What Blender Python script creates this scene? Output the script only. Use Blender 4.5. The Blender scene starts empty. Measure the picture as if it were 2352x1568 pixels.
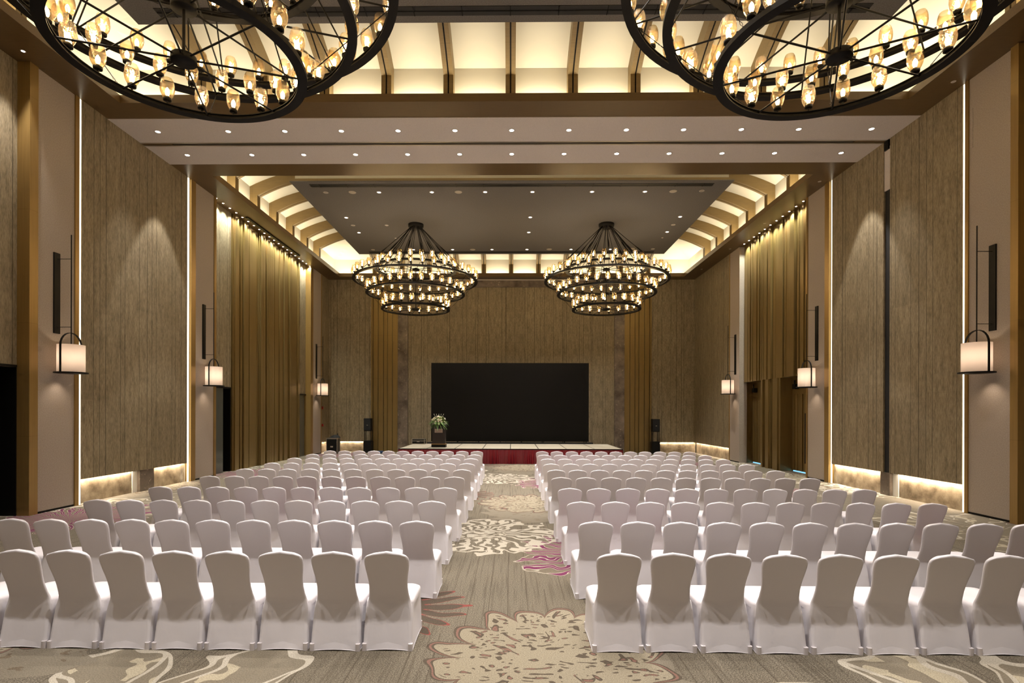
import bpy, math, random
from math import sin, cos, pi, radians as RAD
from mathutils import Vector, Matrix
random.seed(7)
SC = bpy.context.scene
COL = SC.collection

# ------------------------------------------------------------------ camera, world, exposure
F_PX, CX, CY = 1260.0, 1158.93, 947.2
cam_d = bpy.data.cameras.new('camera')
cam_d.sensor_fit = 'HORIZONTAL'
cam_d.sensor_width = 36.0
cam_d.lens = F_PX * 36.0 / 2352.0
cam_d.shift_x = (1176.0 - CX) / 2352.0
cam_d.shift_y = (CY - 784.0) / 2352.0
cam_d.clip_start, cam_d.clip_end = 0.05, 200
cam = bpy.data.objects.new('camera', cam_d)
COL.objects.link(cam)
cam.matrix_world = (Matrix.Translation((0.043, 0, 2.3)) @ Matrix.Rotation(0.0126, 4, 'Z')
                    @ Matrix.Rotation(pi / 2, 4, 'X') @ Matrix.Rotation(0.0025, 4, 'Z'))
SC.camera = cam
w = bpy.data.worlds.new('world')
SC.world = w
w.use_nodes = True
w.node_tree.nodes['Background'].inputs[0].default_value = (0.05, 0.04, 0.03, 1)
w.node_tree.nodes['Background'].inputs[1].default_value = 0.0
SC.view_settings.view_transform = 'Standard'
SC.view_settings.look = 'None'
SC.view_settings.exposure = 0.0
SC.view_settings.gamma = 1.0
SC.view_settings.use_curve_mapping = False
SC.cycles.use_denoising = True
SC.cycles.use_adaptive_sampling = True
SC.cycles.adaptive_threshold = 0.04
SC.cycles.adaptive_min_samples = 12
SC.cycles.max_bounces = 6
SC.cycles.diffuse_bounces = 3
SC.cycles.glossy_bounces = 2
SC.cycles.transmission_bounces = 6
SC.cycles.transparent_max_bounces = 14
SC.cycles.sample_clamp_indirect = 3.0
SC.cycles.caustics_reflective = False
SC.cycles.caustics_refractive = False

# light levels (watts)
P_BULB = 4.6      # every second bulb of a chandelier
P_SPOT = 860.0    # recessed downlight
P_BEAM = 800.0    # downlight in the white beam
P_COVE = 195.0    # each cove strip
P_GRAZE = 200.0
P_SCONCE = 7.0
P_LEDW = 20.0      # per metre of LED strip
WARM = (1.0, 0.83, 0.65)
COVEC = (1.0, 0.86, 0.60)
LEDC = (1.0, 0.84, 0.66)
NEUT = (1.0, 0.935, 0.88)
COOL = (0.93, 1.0, 0.84)


def lamp(kind, name, loc, power, color, size=0.05, target=None, **kw):
    d = bpy.data.lights.new(name, kind)
    d.energy = power
    d.color = color
    if kind == 'AREA':
        d.shape = 'RECTANGLE'
        d.size, d.size_y = size
    else:
        d.shadow_soft_size = size
    for k, v in kw.items():
        setattr(d, k, v)
    o = bpy.data.objects.new(name, d)
    COL.objects.link(o)
    o.location = loc
    if target is not None:
        o.rotation_euler = (Vector(target) - Vector(loc)).to_track_quat('-Z', 'Y').to_euler()
    return o


# cove strips of the two ceiling bays (opening edges x = +-9.75)
BAYS = [(0.30, 13.57), (17.80, 31.08)]
for (b0, b1) in BAYS:
    ym = (b0 + b1) / 2
    for s in (-1, 1):
        o = lamp('AREA', 'cove_light', (s * 9.97, ym, 10.09), P_COVE, COVEC, (0.1, b1 - b0))
        o.rotation_euler = (pi, 0, 0)
    for yy in (b0 - 0.2, b1 + 0.2):
        o = lamp('AREA', 'cove_light', (0, yy, 10.09), P_COVE * 1.35, COVEC, (19.4, 0.1))
        o.rotation_euler = (pi, 0, 0)

# ------------------------------------------------------------------ node helper
class NT:
    def __init__(s, name):
        s.m = bpy.data.materials.new(name)
        s.m.use_nodes = True
        s.t = s.m.node_tree
        s.n = s.t.nodes
        s.l = s.t.links
        s.b = s.n['Principled BSDF']
        s.out = s.n['Material Output']

    def put(s, sock, v):
        if isinstance(v, V):
            v = v.s
        if isinstance(v, bpy.types.NodeSocket):
            s.l.new(v, sock)
        else:
            if sock.type == 'RGBA' and len(v) == 3:
                v = tuple(v) + (1,)
            sock.default_value = v

    def math(s, op, *a):
        n = s.n.new('ShaderNodeMath')
        n.operation = op
        for i, v in enumerate(a):
            s.put(n.inputs[i], v)
        return V(s, n.outputs[0])

    def mix(s, f, a, b):
        n = s.n.new('ShaderNodeMix')
        n.data_type = 'RGBA'
        s.put(n.inputs[0], f)
        s.put(n.inputs[6], a)
        s.put(n.inputs[7], b)
        return V(s, n.outputs[2])

    def pos(s):
        n = s.n.new('ShaderNodeNewGeometry')
        x = s.n.new('ShaderNodeSeparateXYZ')
        s.l.new(n.outputs['Position'], x.inputs[0])
        return [V(s, o) for o in x.outputs]

    def vec(s, x, y, z=0.0):
        n = s.n.new('ShaderNodeCombineXYZ')
        for i, v in enumerate((x, y, z)):
            s.put(n.inputs[i], v)
        return V(s, n.outputs[0])

    def noise(s, vec, scale=1.0, detail=2.0, rough=0.5):
        n = s.n.new('ShaderNodeTexNoise')
        s.put(n.inputs['Vector'], vec)
        n.inputs['Scale'].default_value = scale
        n.inputs['Detail'].default_value = detail
        n.inputs['Roughness'].default_value = rough
        return V(s, n.outputs['Fac'])

    def ramp(s, f, a, b):      # smoothstep-like clamp of f from a..b to 0..1
        n = s.n.new('ShaderNodeMapRange')
        n.clamp = True
        s.put(n.inputs[0], f)
        n.inputs[1].default_value = a
        n.inputs[2].default_value = b
        return V(s, n.outputs[0])

    def bump(s, h, strength=0.3, dist=0.01):
        n = s.n.new('ShaderNodeBump')
        n.inputs['Strength'].default_value = strength
        n.inputs['Distance'].default_value = dist
        s.put(n.inputs['Height'], h)
        s.l.new(n.outputs[0], s.b.inputs['Normal'])

    def set(s, **k):
        names = dict(col='Base Color', rough='Roughness', metal='Metallic', spec='Specular IOR Level',
                     emit='Emission Color', es='Emission Strength', trans='Transmission Weight', sheen='Sheen Weight',
                     coat='Coat Weight', alpha='Alpha')
        for q, v in k.items():
            s.put(s.b.inputs[names[q]], v)
        return s


class V:
    def __init__(s, nt, sock):
        s.nt, s.s = nt, sock

    def __add__(a, b): return a.nt.math('ADD', a, b)
    __radd__ = __add__
    def __mul__(a, b): return a.nt.math('MULTIPLY', a, b)
    __rmul__ = __mul__
    def __sub__(a, b): return a.nt.math('SUBTRACT', a, b)
    def __rsub__(a, b): return a.nt.math('SUBTRACT', b, a)
    def __truediv__(a, b): return a.nt.math('DIVIDE', a, b)
    def lt(a, b): return a.nt.math('LESS_THAN', a, b)
    def gt(a, b): return a.nt.math('GREATER_THAN', a, b)
    def frac(a): return a.nt.math('FRACT', a)
    def floor(a): return a.nt.math('FLOOR', a)
    def abs(a): return a.nt.math('ABSOLUTE', a)
    def sin(a): return a.nt.math('SINE', a)
    def sqrt(a): return a.nt.math('SQRT', a)
    def max(a, b): return a.nt.math('MAXIMUM', a, b)
    def min(a, b): return a.nt.math('MINIMUM', a, b)
    def pow(a, b): return a.nt.math('POWER', a, b)
    def round(a): return a.nt.math('ROUND', a)


# ------------------------------------------------------------------ materials
def simple(name, col, rough=0.6, metal=0.0, spec=0.5, **k):
    return NT(name).set(col=col, rough=rough, metal=metal, spec=spec, **k).m


def emis(name, col, strength, sampled=True):
    t = NT(name)
    t.set(col=(0, 0, 0), emit=col, es=strength, spec=0.0)
    if not sampled:
        t.m.cycles.emission_sampling = 'NONE'
    return t.m


M = {}


def bark(name, c1, c2, rough):
    t = NT(name)
    x, y, z = t.pos()
    u = x + y
    wob = t.noise(t.vec(u * 0.6, z * 0.5), 1.0, 1.0) * 0.03
    uu = u + wob
    fine = t.noise(t.vec(u * 38.0, z * 7.0), 1.0, 3.0, 0.65)
    mid = t.noise(t.vec(u * 9.0, z * 1.6, 3.0), 1.0, 2.0)
    line = (uu * 0.885 + 0.13).frac().lt(0.015)
    line = line.max((uu * 1.33 + 0.41).frac().lt(0.020))
    line = line.max((uu * 0.61 + 0.77).frac().lt(0.014))
    board = (u * 0.885 + 0.13).floor()
    zz = (z / 2.6 + board * 0.377).frac()
    joint = zz.lt(0.003)
    f = t.ramp(fine * 0.62 + mid * 0.38, 0.33, 0.66)
    c = t.mix(f, c1, c2)
    tone = t.noise(t.vec(board * 3.7, (z / 2.6).floor(), 1.0), 1.0, 0.0)
    c = t.mix(t.ramp(tone, 0.3, 0.7) * 0.22, c, tuple(v * 0.6 for v in c1))
    c = t.mix(line * 0.72, c, (0.035, 0.026, 0.014))
    c = t.mix(joint * 0.22, c, (0.05, 0.038, 0.02))
    t.set(col=c, rough=rough, spec=0.25)
    t.bump(f + line * -1.2, 0.5, 0.006)
    return t.m


M['bark'] = bark('bark_wallcovering', (0.150, 0.118, 0.070), (0.375, 0.308, 0.198), 0.62)


def brass(name, base, rough, metal, joints=2.5):
    t = NT(name)
    x, y, z = t.pos()
    u = x + y
    g = t.noise(t.vec(u * 30.0, z * 0.7), 1.0, 3.0)
    board = t.noise(t.vec((u * 4.2).floor(), (z / joints).floor(), 2.0), 1.0, 0.0)
    c = t.mix(t.ramp(g, 0.3, 0.7) * 0.6, base, tuple(v * 0.72 for v in base))
    c = t.mix(t.ramp(board, 0.3, 0.7) * 0.35, c, tuple(v * 0.62 for v in base))
    j = (z / joints + 0.3).frac().lt(0.0022)
    c = t.mix(j * 0.5, c, tuple(v * 0.3 for v in base))
    t.set(col=c, rough=rough, metal=metal, spec=0.5)
    wob = t.noise(t.vec(u * 3.0, z * 1.4), 1.0, 2.0)
    t.bump(wob, 0.12, 0.02)
    return t.m


M['brass'] = brass('brass_laminate', (0.33, 0.228, 0.086), 0.33, 0.60)
M['trim'] = brass('gold_trim', (0.40, 0.255, 0.085), 0.35, 0.45)


def wood(name, base, rough):
    t = NT(name)
    x, y, z = t.pos()
    g = t.noise(t.vec(x * 3.0, y * 40.0, z * 40.0), 1.0, 3.0)
    j = ((x / 1.55) + 0.5).frac().lt(0.004).max(((y / 1.71) + 0.4).frac().lt(0.003))
    c = t.mix(t.ramp(g, 0.3, 0.7) * 0.5, base, tuple(v * 0.7 for v in base))
    c = t.mix(j * 0.45, c, tuple(v * 0.3 for v in base))
    t.set(col=c, rough=rough, spec=0.38)
    return t.m


M['soffit'] = wood('bronze_veneer', (0.125, 0.076, 0.030), 0.34)
M['ribwood'] = wood('gold_veneer', (0.225, 0.152, 0.060), 0.42)
M['cream'] = simple('cream_plaster', (0.80, 0.77, 0.675), 0.9, spec=0.2)


def speck(name, a, b, scale, rough=0.9):
    t = NT(name)
    x, y, z = t.pos()
    n = t.noise(t.vec(x, y, z), scale, 2.0)
    t.set(col=t.mix(t.ramp(n, 0.35, 0.65), a, b), rough=rough, spec=0.2)
    t.bump(n, 0.15, 0.003)
    return t.m


M['beam'] = speck('white_plaster', (0.58, 0.525, 0.49), (0.66, 0.60, 0.56), 60)
M['pillar'] = speck('greige_fabric_wall', (0.36, 0.305, 0.255), (0.43, 0.37, 0.315), 45)
M['tray'] = speck('grey_ceiling_board', (0.112, 0.104, 0.098), (0.150, 0.141, 0.133), 40)
M['black'] = simple('black_metal', (0.006, 0.0055, 0.005), 0.5, 0.0, 0.22)
M['iron'] = simple('dark_bronze_iron', (0.006, 0.005, 0.0043), 0.55, 0.0, 0.15)
M['blackmatt'] = simple('black_matt', (0.008, 0.008, 0.008), 0.8)
M['darkglass'] = simple('dark_glass', (0.012, 0.014, 0.013), 0.06, spec=0.9)
M['greyglass'] = simple('grey_green_glass', (0.075, 0.085, 0.075), 0.12, spec=0.8)
M['slot'] = simple('slot_black', (0.01, 0.009, 0.008), 0.7)


def stone(name, a, b, sc, spots=True):
    t = NT(name)
    x, y, z = t.pos()
    p = t.vec(x, y, z)
    n = t.noise(p, sc, 6.0, 0.65)
    n2 = t.noise(p, sc * 7.0, 3.0, 0.6)
    c = t.mix(t.ramp(n, 0.35, 0.68), a, b)
    if spots:
        c = t.mix(t.ramp(n2, 0.62, 0.72) * 0.6, c, (0.55, 0.45, 0.36))
    t.set(col=c, rough=0.3, spec=0.5)
    return t.m


M['marble'] = stone('brown_marble', (0.075, 0.057, 0.042), (0.24, 0.19, 0.145), 1.3)
M['basestone'] = stone('gold_marble', (0.14, 0.10, 0.058), (0.46, 0.37, 0.25), 2.6, False)
M['screen'] = simple('led_screen_black', (0.010, 0.0088, 0.0075), 0.45, spec=0.35)
t = NT('led_screen_black')
x, y, z = t.pos()
g = ((x * 2.0).frac().lt(0.012)).max((z * 1.0 + 0.33).frac().lt(0.006))
t.set(col=t.mix(g * 0.5, (0.0062, 0.0054, 0.0044), (0.011, 0.010, 0.008)), rough=0.6, spec=0.12)
M['screen'] = t.m
M['led'] = emis('led_strip', (1.0, 0.88, 0.70), 16.0)
M['led_dim'] = emis('led_strip_dim', (1.0, 0.88, 0.66), 3.2)
M['disc'] = emis('downlight_lamp', (1.0, 0.90, 0.80), 14.0, False)
M['disc_off'] = simple('unlit_downlight', (0.42, 0.38, 0.33), 0.5)
M['ring_w'] = simple('downlight_trim', (0.55, 0.50, 0.45), 0.5)
M['spkgrille'] = speck('speaker_grille', (0.40, 0.36, 0.30), (0.46, 0.41, 0.34), 90)
M['bulb'] = emis('bulb_filament', (1.0, 0.80, 0.50), 45.0, False)
M['sconcebulb'] = emis('sconce_bulb', (1.0, 0.8, 0.55), 6.0, False)

# amber tinted thin glass shade
t = NT('amber_glass')
tr = t.n.new('ShaderNodeBsdfTransparent')
lwt = t.n.new('ShaderNodeLayerWeight')
lwt.inputs[0].default_value = 0.45
tcol = t.mix(V(t, lwt.outputs['Facing']), (0.96, 0.83, 0.58), (0.50, 0.34, 0.16))
t.put(tr.inputs[0], tcol)
gl = t.n.new('ShaderNodeBsdfGlossy')
gl.inputs['Roughness'].default_value = 0.06
gl.inputs[0].default_value = (1, 0.92, 0.8, 1)
lw = t.n.new('ShaderNodeLayerWeight')
lw.inputs[0].default_value = 0.35
g3 = t.n.new('ShaderNodeNewGeometry')
ns = t.noise(V(t, g3.outputs['Position']), 22.0, 2.0)
bp = t.n.new('ShaderNodeBump')
bp.inputs['Strength'].default_value = 0.6
bp.inputs['Distance'].default_value = 0.02
t.put(bp.inputs['Height'], ns)
t.l.new(bp.outputs[0], gl.inputs['Normal'])
mx = t.n.new('ShaderNodeMixShader')
fac = t.math('MULTIPLY_ADD', V(t, lw.outputs['Facing']), 0.50, 0.07)
t.put(mx.inputs[0], fac)
t.l.new(tr.outputs[0], mx.inputs[1])
t.l.new(gl.outputs[0], mx.inputs[2])
tl = t.n.new('ShaderNodeBsdfTranslucent')
tl.inputs[0].default_value = (0.95, 0.72, 0.42, 1)
mx2 = t.n.new('ShaderNodeMixShader')
mx2.inputs[0].default_value = 0.03
t.l.new(mx.outputs[0], mx2.inputs[1])
t.l.new(tl.outputs[0], mx2.inputs[2])
t.l.new(mx2.outputs[0], t.out.inputs[0])
M['amber'] = t.m

# sconce shade: translucent fabric lit from inside
t = NT('sconce_fabric')
tl = t.n.new('ShaderNodeBsdfTranslucent')
tl.inputs[0].default_value = (0.86, 0.74, 0.66, 1)
df = t.n.new('ShaderNodeBsdfDiffuse')
df.inputs[0].default_value = (0.72, 0.62, 0.56, 1)
mx = t.n.new('ShaderNodeMixShader')
mx.inputs[0].default_value = 0.42
t.l.new(tl.outputs[0], mx.inputs[1])
t.l.new(df.outputs[0], mx.inputs[2])
t.l.new(mx.outputs[0], t.out.inputs[0])
M['shade'] = t.m

# chair cover
t = NT('white_spandex')
x, y, z = t.pos()
n = t.noise(t.vec(x, y, z), 9.0, 2.0)
t.set(col=(0.79, 0.755, 0.785), rough=0.75, spec=0.25, sheen=0.15)
t.bump(n, 0.10, 0.02)
M['cover'] = t.m
M['pocket'] = simple('cover_pocket', (0.74, 0.69, 0.70), 0.6)

# stage
M['stagetop'] = speck('stage_carpet', (0.33, 0.30, 0.23), (0.40, 0.36, 0.28), 50)
t = NT('red_velvet')
t.set(col=(0.17, 0.002, 0.010), rough=0.30, spec=0.7)
M['velvet'] = t.m
M['lectern'] = simple('dark_lectern_wood', (0.022, 0.013, 0.011), 0.4)
M['silver'] = simple('aluminium_edge', (0.55, 0.5, 0.42), 0.35, 0.7)
M['plaque'] = simple('plaque_pink', (0.48, 0.36, 0.32), 0.6)
M['ink'] = simple('plaque_lettering', (0.20, 0.12, 0.11), 0.6)
M['inkv'] = simple('plaque_emblem', (0.16, 0.10, 0.28), 0.6)
M['goldline'] = simple('gold_line', (0.55, 0.33, 0.12), 0.35, 0.6)
M['red'] = simple('alarm_red', (0.35, 0.01, 0.01), 0.4)
M['leaf'] = simple('leaf_green', (0.10, 0.20, 0.03), 0.5)
M['lime'] = simple('leaf_lime', (0.35, 0.42, 0.05), 0.5)
M['petal'] = simple('petal_cream', (0.85, 0.80, 0.55), 0.6)
M['petalw'] = simple('petal_white', (0.9, 0.85, 0.75), 0.6)
M['blue'] = simple('blue_cable', (0.03, 0.07, 0.18), 0.5)
M['bluegap'] = emis('daylight_gap', (0.25, 0.62, 1.0), 1.4, False)
M['whiteplastic'] = simple('white_plastic', (0.6, 0.55, 0.5), 0.5)

# ---- carpet
t = NT('floral_carpet')
x, y, z = t.pos()
P = t.vec(x, y, 0.0)
grain = t.noise(t.vec(x * 30.0, y * 0.9), 1.0, 3.0)
tuft = t.noise(t.vec(x * 84.0, y * 84.0), 1.0, 2.0, 0.8)
seam = t.noise(t.vec(x * 5.0, y * 0.10, 4.0), 1.0, 1.0)
patch = t.noise(t.vec(x * 0.45, y * 0.3, 9.0), 1.0, 1.0)
TF = t.ramp(tuft, 0.40, 0.60)
c = t.mix(TF, (0.075, 0.063, 0.047), (0.262, 0.228, 0.174))
c = t.mix(t.ramp(grain, 0.50, 0.68) * 0.45, c, (0.062, 0.050, 0.036))
c = t.mix(t.ramp(patch, 0.42, 0.62) * 0.38, c, (0.135, 0.112, 0.080))
xl = x * 4.3 + (seam - 0.5) * 0.25
lid = t.noise(t.vec(xl.floor() * 3.71, y * 0.55, 1.0), 1.0, 0.0)
sl = xl.frac().lt(0.045) * lid.gt(0.42)
c = t.mix(sl * 0.5, c, (0.05, 0.04, 0.028))
w1 = t.noise(P, 1.9, 0.5) - 0.5
w2 = t.noise(t.vec(x, y, 7.3), 1.9, 0.5) - 0.5
w3 = t.noise(P, 5.0, 0.0) - 0.5
PX_, PY_ = 5.6, 8.9


def motif(cx, cy, warp=0.35, asp=1.0, rx=0.0):
    dx0 = x - cx
    k = (dx0 / PX_).round()
    dx = dx0 - k * PX_ + w1 * warp
    dy0 = y - cy + k * 1.35
    dy = (dy0 - (dy0 / PY_).round() * PY_ + w2 * warp) * asp
    r = (dx * dx + dy * dy).sqrt()
    a = t.math('ARCTAN2', dy, dx)
    return r, a, dx, dy


def tint(c, mask, col, tex=0.35):
    dark = tuple(v * 0.66 for v in col)
    return t.mix(mask, c, t.mix(TF, dark, col))


CREAM = (0.54, 0.49, 0.40)
BRN = (0.115, 0.092, 0.068)
COR = (0.245, 0.140, 0.110)
# E, F : long looping cream petals at the foot of the picture
for (cx, cy, R, n) in ((-2.9, 3.5, 2.0, 7.0), (3.9, 3.4, 2.1, 8.0)):
    r, a, dx, dy = motif(cx, cy, 0.5)
    ph = a * n + w1 * 4.0 + w2 * 3.0
    pet = ph.sin()
    edge = (pet * 0.5 + 0.5).pow(0.5) * (R * 0.5) + R * 0.5
    ins = r.lt(edge)
    band = (r - edge).abs().lt(0.05).max((pet.abs().lt(0.13 + 0.0)) * ins)
    band = band * r.gt(0.22 * R)
    rays = (ph * 3.0 + w3 * 5.0).sin().gt(0.55) * r.gt(0.45) * (t.noise(t.vec(a * 3.0, r * 1.3, 2.0), 1.5, 0.0)).gt(0.5)
    ins = ins * (x.lt(0.7) if cx < 0 else x.gt(0.9))
    band = band * (x.lt(0.7) if cx < 0 else x.gt(0.9))
    c = tint(c, ins, (0.25, 0.215, 0.16))
    c = tint(c, ins * rays, (0.50, 0.44, 0.32))
    c = tint(c, band, CREAM)
# J : mid-tone beige field of short strokes
r, a, dx, dy = motif(0.55, 13.1, 0.5, 0.75)
edge = (a * 11.0 + w1 * 7.0).sin() * 0.10 + 1.15
sp = t.noise(t.vec(dx * 3.2, dy * 8.0, 1.0), 1.8, 1.0)
c = tint(c, r.lt(edge), (0.25, 0.217, 0.165))
c = tint(c, r.lt(edge) * (sp * 11.0).sin().gt(0.78), (0.19, 0.15, 0.105))
# D : dark fingers with a red outline
r, a, dx, dy = motif(-1.50, 6.45, 0.10, 1.05)
ph = a * 20.0 + w1 * 5.0
pet = ph.sin() * 0.5 + 0.5
edge = pet.pow(0.55) * 0.50 + 0.55 + w3 * 0.25
d = r - edge
near = x.lt(1.5)
c = tint(c, d.lt(0.0) * near, (0.27, 0.075, 0.065))
c = tint(c, (d + 0.035).lt(0.0) * pet.gt(0.10).max(r.lt(0.53)) * near, (0.105, 0.082, 0.062))
# C : purple fingers with cream outlines
r, a, dx, dy = motif(1.72, 9.0, 0.22, 0.92)
ph = a * 17.0 + w1 * 8.0
pet = ph.sin() * 0.5 + 0.5
edge = pet.pow(0.6) * 0.45 + 1.24 + w3 * 0.3
st_ = (ph * 2.0 + w2 * 9.0 + w3 * 4.0).sin()
c = tint(c, r.lt(edge), (0.46, 0.41, 0.33))
c = tint(c, r.lt(edge - 0.04) * st_.lt(-0.50), (0.20, 0.165, 0.12))
c = tint(c, r.lt(edge - 0.04) * st_.gt(-0.18) * st_.lt(0.97), (0.185, 0.045, 0.105))
# B : cream chrysanthemum of radiating strokes
r, a, dx, dy = motif(-0.50, 10.35, 0.25, 0.95)
ph = a * 12.0 + w1 * 9.0 + w3 * 3.0
edge = (ph.sin() * 0.5 + 0.5).pow(0.5) * 0.26 + 1.12 + w3 * 0.15
st_ = (a * 22.0 + w2 * 16.0 + w3 * 8.0).sin()
dash = t.noise(t.vec(a * 5.0, r * 2.6, 3.0), 1.4, 0.0)
cen = t.noise(t.vec(dx * 4.0, dy * 6.0, 2.0), 2.0, 0.0)
msk = (st_.gt(-0.05) * dash.gt(0.33) * r.gt(0.38)).max((r - edge).abs().lt(0.035)).max(r.lt(0.40) * cen.gt(0.45))
c = tint(c, msk * r.lt(edge + 0.035), CREAM)
# A : beige flower, coral outline, loose spots
r, a, dx, dy = motif(0.42, 5.10, 0.32, 0.80)
ph = a * 8.0 + w1 * 3.0
lobe = ph.sin().abs()
edge = lobe.pow(0.6) * 0.26 + 0.86 + w1 * 0.25
sp = t.noise(t.vec(a * 3.4, r * 2.0, 5.0), 2.6, 0.0)
sp3 = t.noise(t.vec(dx * 2.2, dy * 4.4, 8.0), 4.4, 0.0)
c = tint(c, r.lt(edge + 0.026), BRN)
c = tint(c, r.lt(edge), COR)
c = tint(c, r.lt(edge - 0.026), BRN)
c = tint(c, r.lt(edge - 0.046), (0.335, 0.290, 0.210))
ii = r.lt(edge - 0.09)
c = tint(c, ii * sp.gt(0.665) * r.gt(0.30), BRN)
c = tint(c, ii * sp.gt(0.745) * r.gt(0.30), COR)
c = tint(c, ii * sp3.gt(0.69), BRN)
c = tint(c, ii * sp3.gt(0.765), COR)
c = tint(c, ii * sp3.lt(0.30), BRN)
t.set(col=c, rough=0.95, spec=0.1)
t.bump(tuft, 0.35, 0.006)
M['carpet'] = t.m


# ------------------------------------------------------------------ mesh helpers
class MB:
    def __init__(s):
        s.v, s.f, s.sm = [], [], []

    def quad(s, a, b, c, d):
        i = len(s.v)
        s.v += [a, b, c, d]
        s.f.append((i, i + 1, i + 2, i + 3))
        s.sm.append(False)
        return s

    def box(s, x0, x1, y0, y1, z0, z1, M4=None):
        i = len(s.v)
        vs = [(x, y, z) for z in (z0, z1) for y in (y0, y1) for x in (x0, x1)]
        if M4 is not None:
            vs = [tuple(M4 @ Vector(q)) for q in vs]
        s.v += vs
        for f in ((0, 2, 3, 1), (4, 5, 7, 6), (0, 1, 5, 4), (2, 6, 7, 3), (0, 4, 6, 2), (1, 3, 7, 5)):
            s.f.append(tuple(i + k for k in f))
            s.sm.append(False)
        return s

    def grid(s, rows, closed=False, smooth=True):
        i = len(s.v)
        n = len(rows[0])
        for r in rows:
            s.v += [tuple(p) for p in r]
        for a in range(len(rows) - 1):
            for b in range(n if closed else n - 1):
                b2 = (b + 1) % n
                s.f.append((i + a * n + b, i + a * n + b2, i + (a + 1) * n + b2, i + (a + 1) * n + b))
                s.sm.append(smooth)
        return s

    def cap(s, pts):
        i = len(s.v)
        s.v += [tuple(p) for p in pts]
        s.f.append(tuple(range(i, i + len(pts))))
        s.sm.append(False)
        return s

    def lathe(s, prof, n=16, c=(0, 0, 0), closed_ends=True):
        rows = [[(c[0] + r * cos(2 * pi * k / n), c[1] + r * sin(2 * pi * k / n), c[2] + z) for k in range(n)] for r, z in prof]
        s.grid(rows, True)
        if closed_ends:
            if prof[0][0] > 1e-5:
                s.cap(rows[0][::-1])
            if prof[-1][0] > 1e-5:
                s.cap(rows[-1])
        return s

    def tube(s, pts, r, n=6):
        pts = [Vector(p) for p in pts]
        rows = []
        for k, p in enumerate(pts):
            d = (pts[min(k + 1, len(pts) - 1)] - pts[max(k - 1, 0)]).normalized()
            up = Vector((0, 0, 1)) if abs(d.z) < 0.95 else Vector((1, 0, 0))
            a = d.cross(up).normalized()
            b = d.cross(a)
            rr = r[k] if isinstance(r, (list, tuple)) else r
            rows.append([p + a * (rr * cos(2 * pi * q / n)) + b * (rr * sin(2 * pi * q / n)) for q in range(n)])
        s.grid(rows, True)
        s.cap(rows[0])
        s.cap(rows[-1][::-1])
        return s

    def data(s, name, mat, mats=None):
        me = bpy.data.meshes.new(name)
        me.from_pydata(s.v, [], s.f)
        me.polygons.foreach_set('use_smooth', s.sm)
        if mat is not None:
            me.materials.append(mat)
        me.validate()
        me.update()
        return me

    def build(s, name, mat, parent=None, loc=None, rz=0.0):
        o = bpy.data.objects.new(name, s.data(name, mat))
        COL.objects.link(o)
        if parent is not None:
            o.parent = parent
        if loc is not None:
            o.location = loc
        o.rotation_euler.z = rz
        return o


def inst(name, me, parent=None, loc=(0, 0, 0), rz=0.0):
    o = bpy.data.objects.new(name, me)
    COL.objects.link(o)
    o.parent = parent
    o.location = loc
    o.rotation_euler.z = rz
    return o


def empty(name, loc=(0, 0, 0), rz=0.0):
    o = bpy.data.objects.new(name, None)
    COL.objects.link(o)
    o.location = loc
    o.rotation_euler.z = rz
    o.empty_display_size = 0.1
    return o


def tag(o, label, cat, group=None):
    o['label'] = label
    o['category'] = cat
    if group:
        o['group'] = group
    return o


def struct(o):
    o['kind'] = 'structure'
    return o


def copy_tree(o, parent=None):
    c = o.copy()
    COL.objects.link(c)
    c.parent = parent
    for ch in o.children:
        copy_tree(ch, c)
    return c


ORD = ['', 'first', 'second', 'third', 'fourth', 'fifth', 'sixth', 'seventh', 'eighth', 'ninth', 'tenth', 'eleventh',
       'twelfth', 'thirteenth', 'fourteenth', 'fifteenth', 'sixteenth', 'seventeenth', 'eighteenth', 'nineteenth', 'twentieth']
B = lambda: MB()

# ------------------------------------------------------------------ floor, ceiling
YB = 31.8       # back wall
YF = -3.0       # wall behind the camera
struct(B().box(-11.9, 11.9, YF - .2, YB + .4, -0.12, 0.0).build('floor', M['carpet']))

ZS = 10.0
ceil = struct(empty('ceiling'))
mb = B()
XO = 9.75
XW = 11.2
for s in (-1, 1):
    a, b = sorted((s * XO, s * XW))
    mb.box(a, b, YF, YB + .3, ZS, ZS + .06)
for (a, b) in ((YF, BAYS[0][0]), (BAYS[0][1], 14.3), (16.93, BAYS[1][0]), (BAYS[1][1], YB + .3)):
    mb.box(-XO, XO, a, b, ZS, ZS + .06)
# upstands round the openings
for (b0, b1) in BAYS:
    for s in (-1, 1):
        a, b = sorted((s * XO, s * (XO + .07)))
        mb.box(a, b, b0 - .07, b1 + .07, ZS + .06, ZS + .2)
    mb.box(-XO, XO, b0 - .07, b0, ZS + .06, ZS + .2)
    mb.box(-XO, XO, b1, b1 + .07, ZS + .06, ZS + .2)
mb.build('soffit', M['soffit'], ceil)
# white beam with the slot for the folding partition
mb = B()
mb.box(-XO - .85, XO + .85, 14.3, 15.58, ZS - .012, ZS + .05)
mb.box(-XO - .85, XO + .85, 15.75, 16.93, ZS - .012, ZS + .05)
mb.build('white_beam', M['beam'], ceil)
B().box(-XO - .85, XO + .85, 15.58, 15.75, ZS + .04, ZS + .07).build('partition_slot', M['slot'], ceil)
mb = B()
mb.box(-XO - .85, XO + .85, 15.56, 15.60, ZS - .02, ZS + .05)
mb.box(-XO - .85, XO + .85, 15.73, 15.77, ZS - .02, ZS + .05)
mb.build('partition_track', M['silver'], ceil)


def vz(u):
    u = min(max(u, 0.0), 2.5)
    return 11.08 + .5 * u - .1 * u * u


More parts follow.
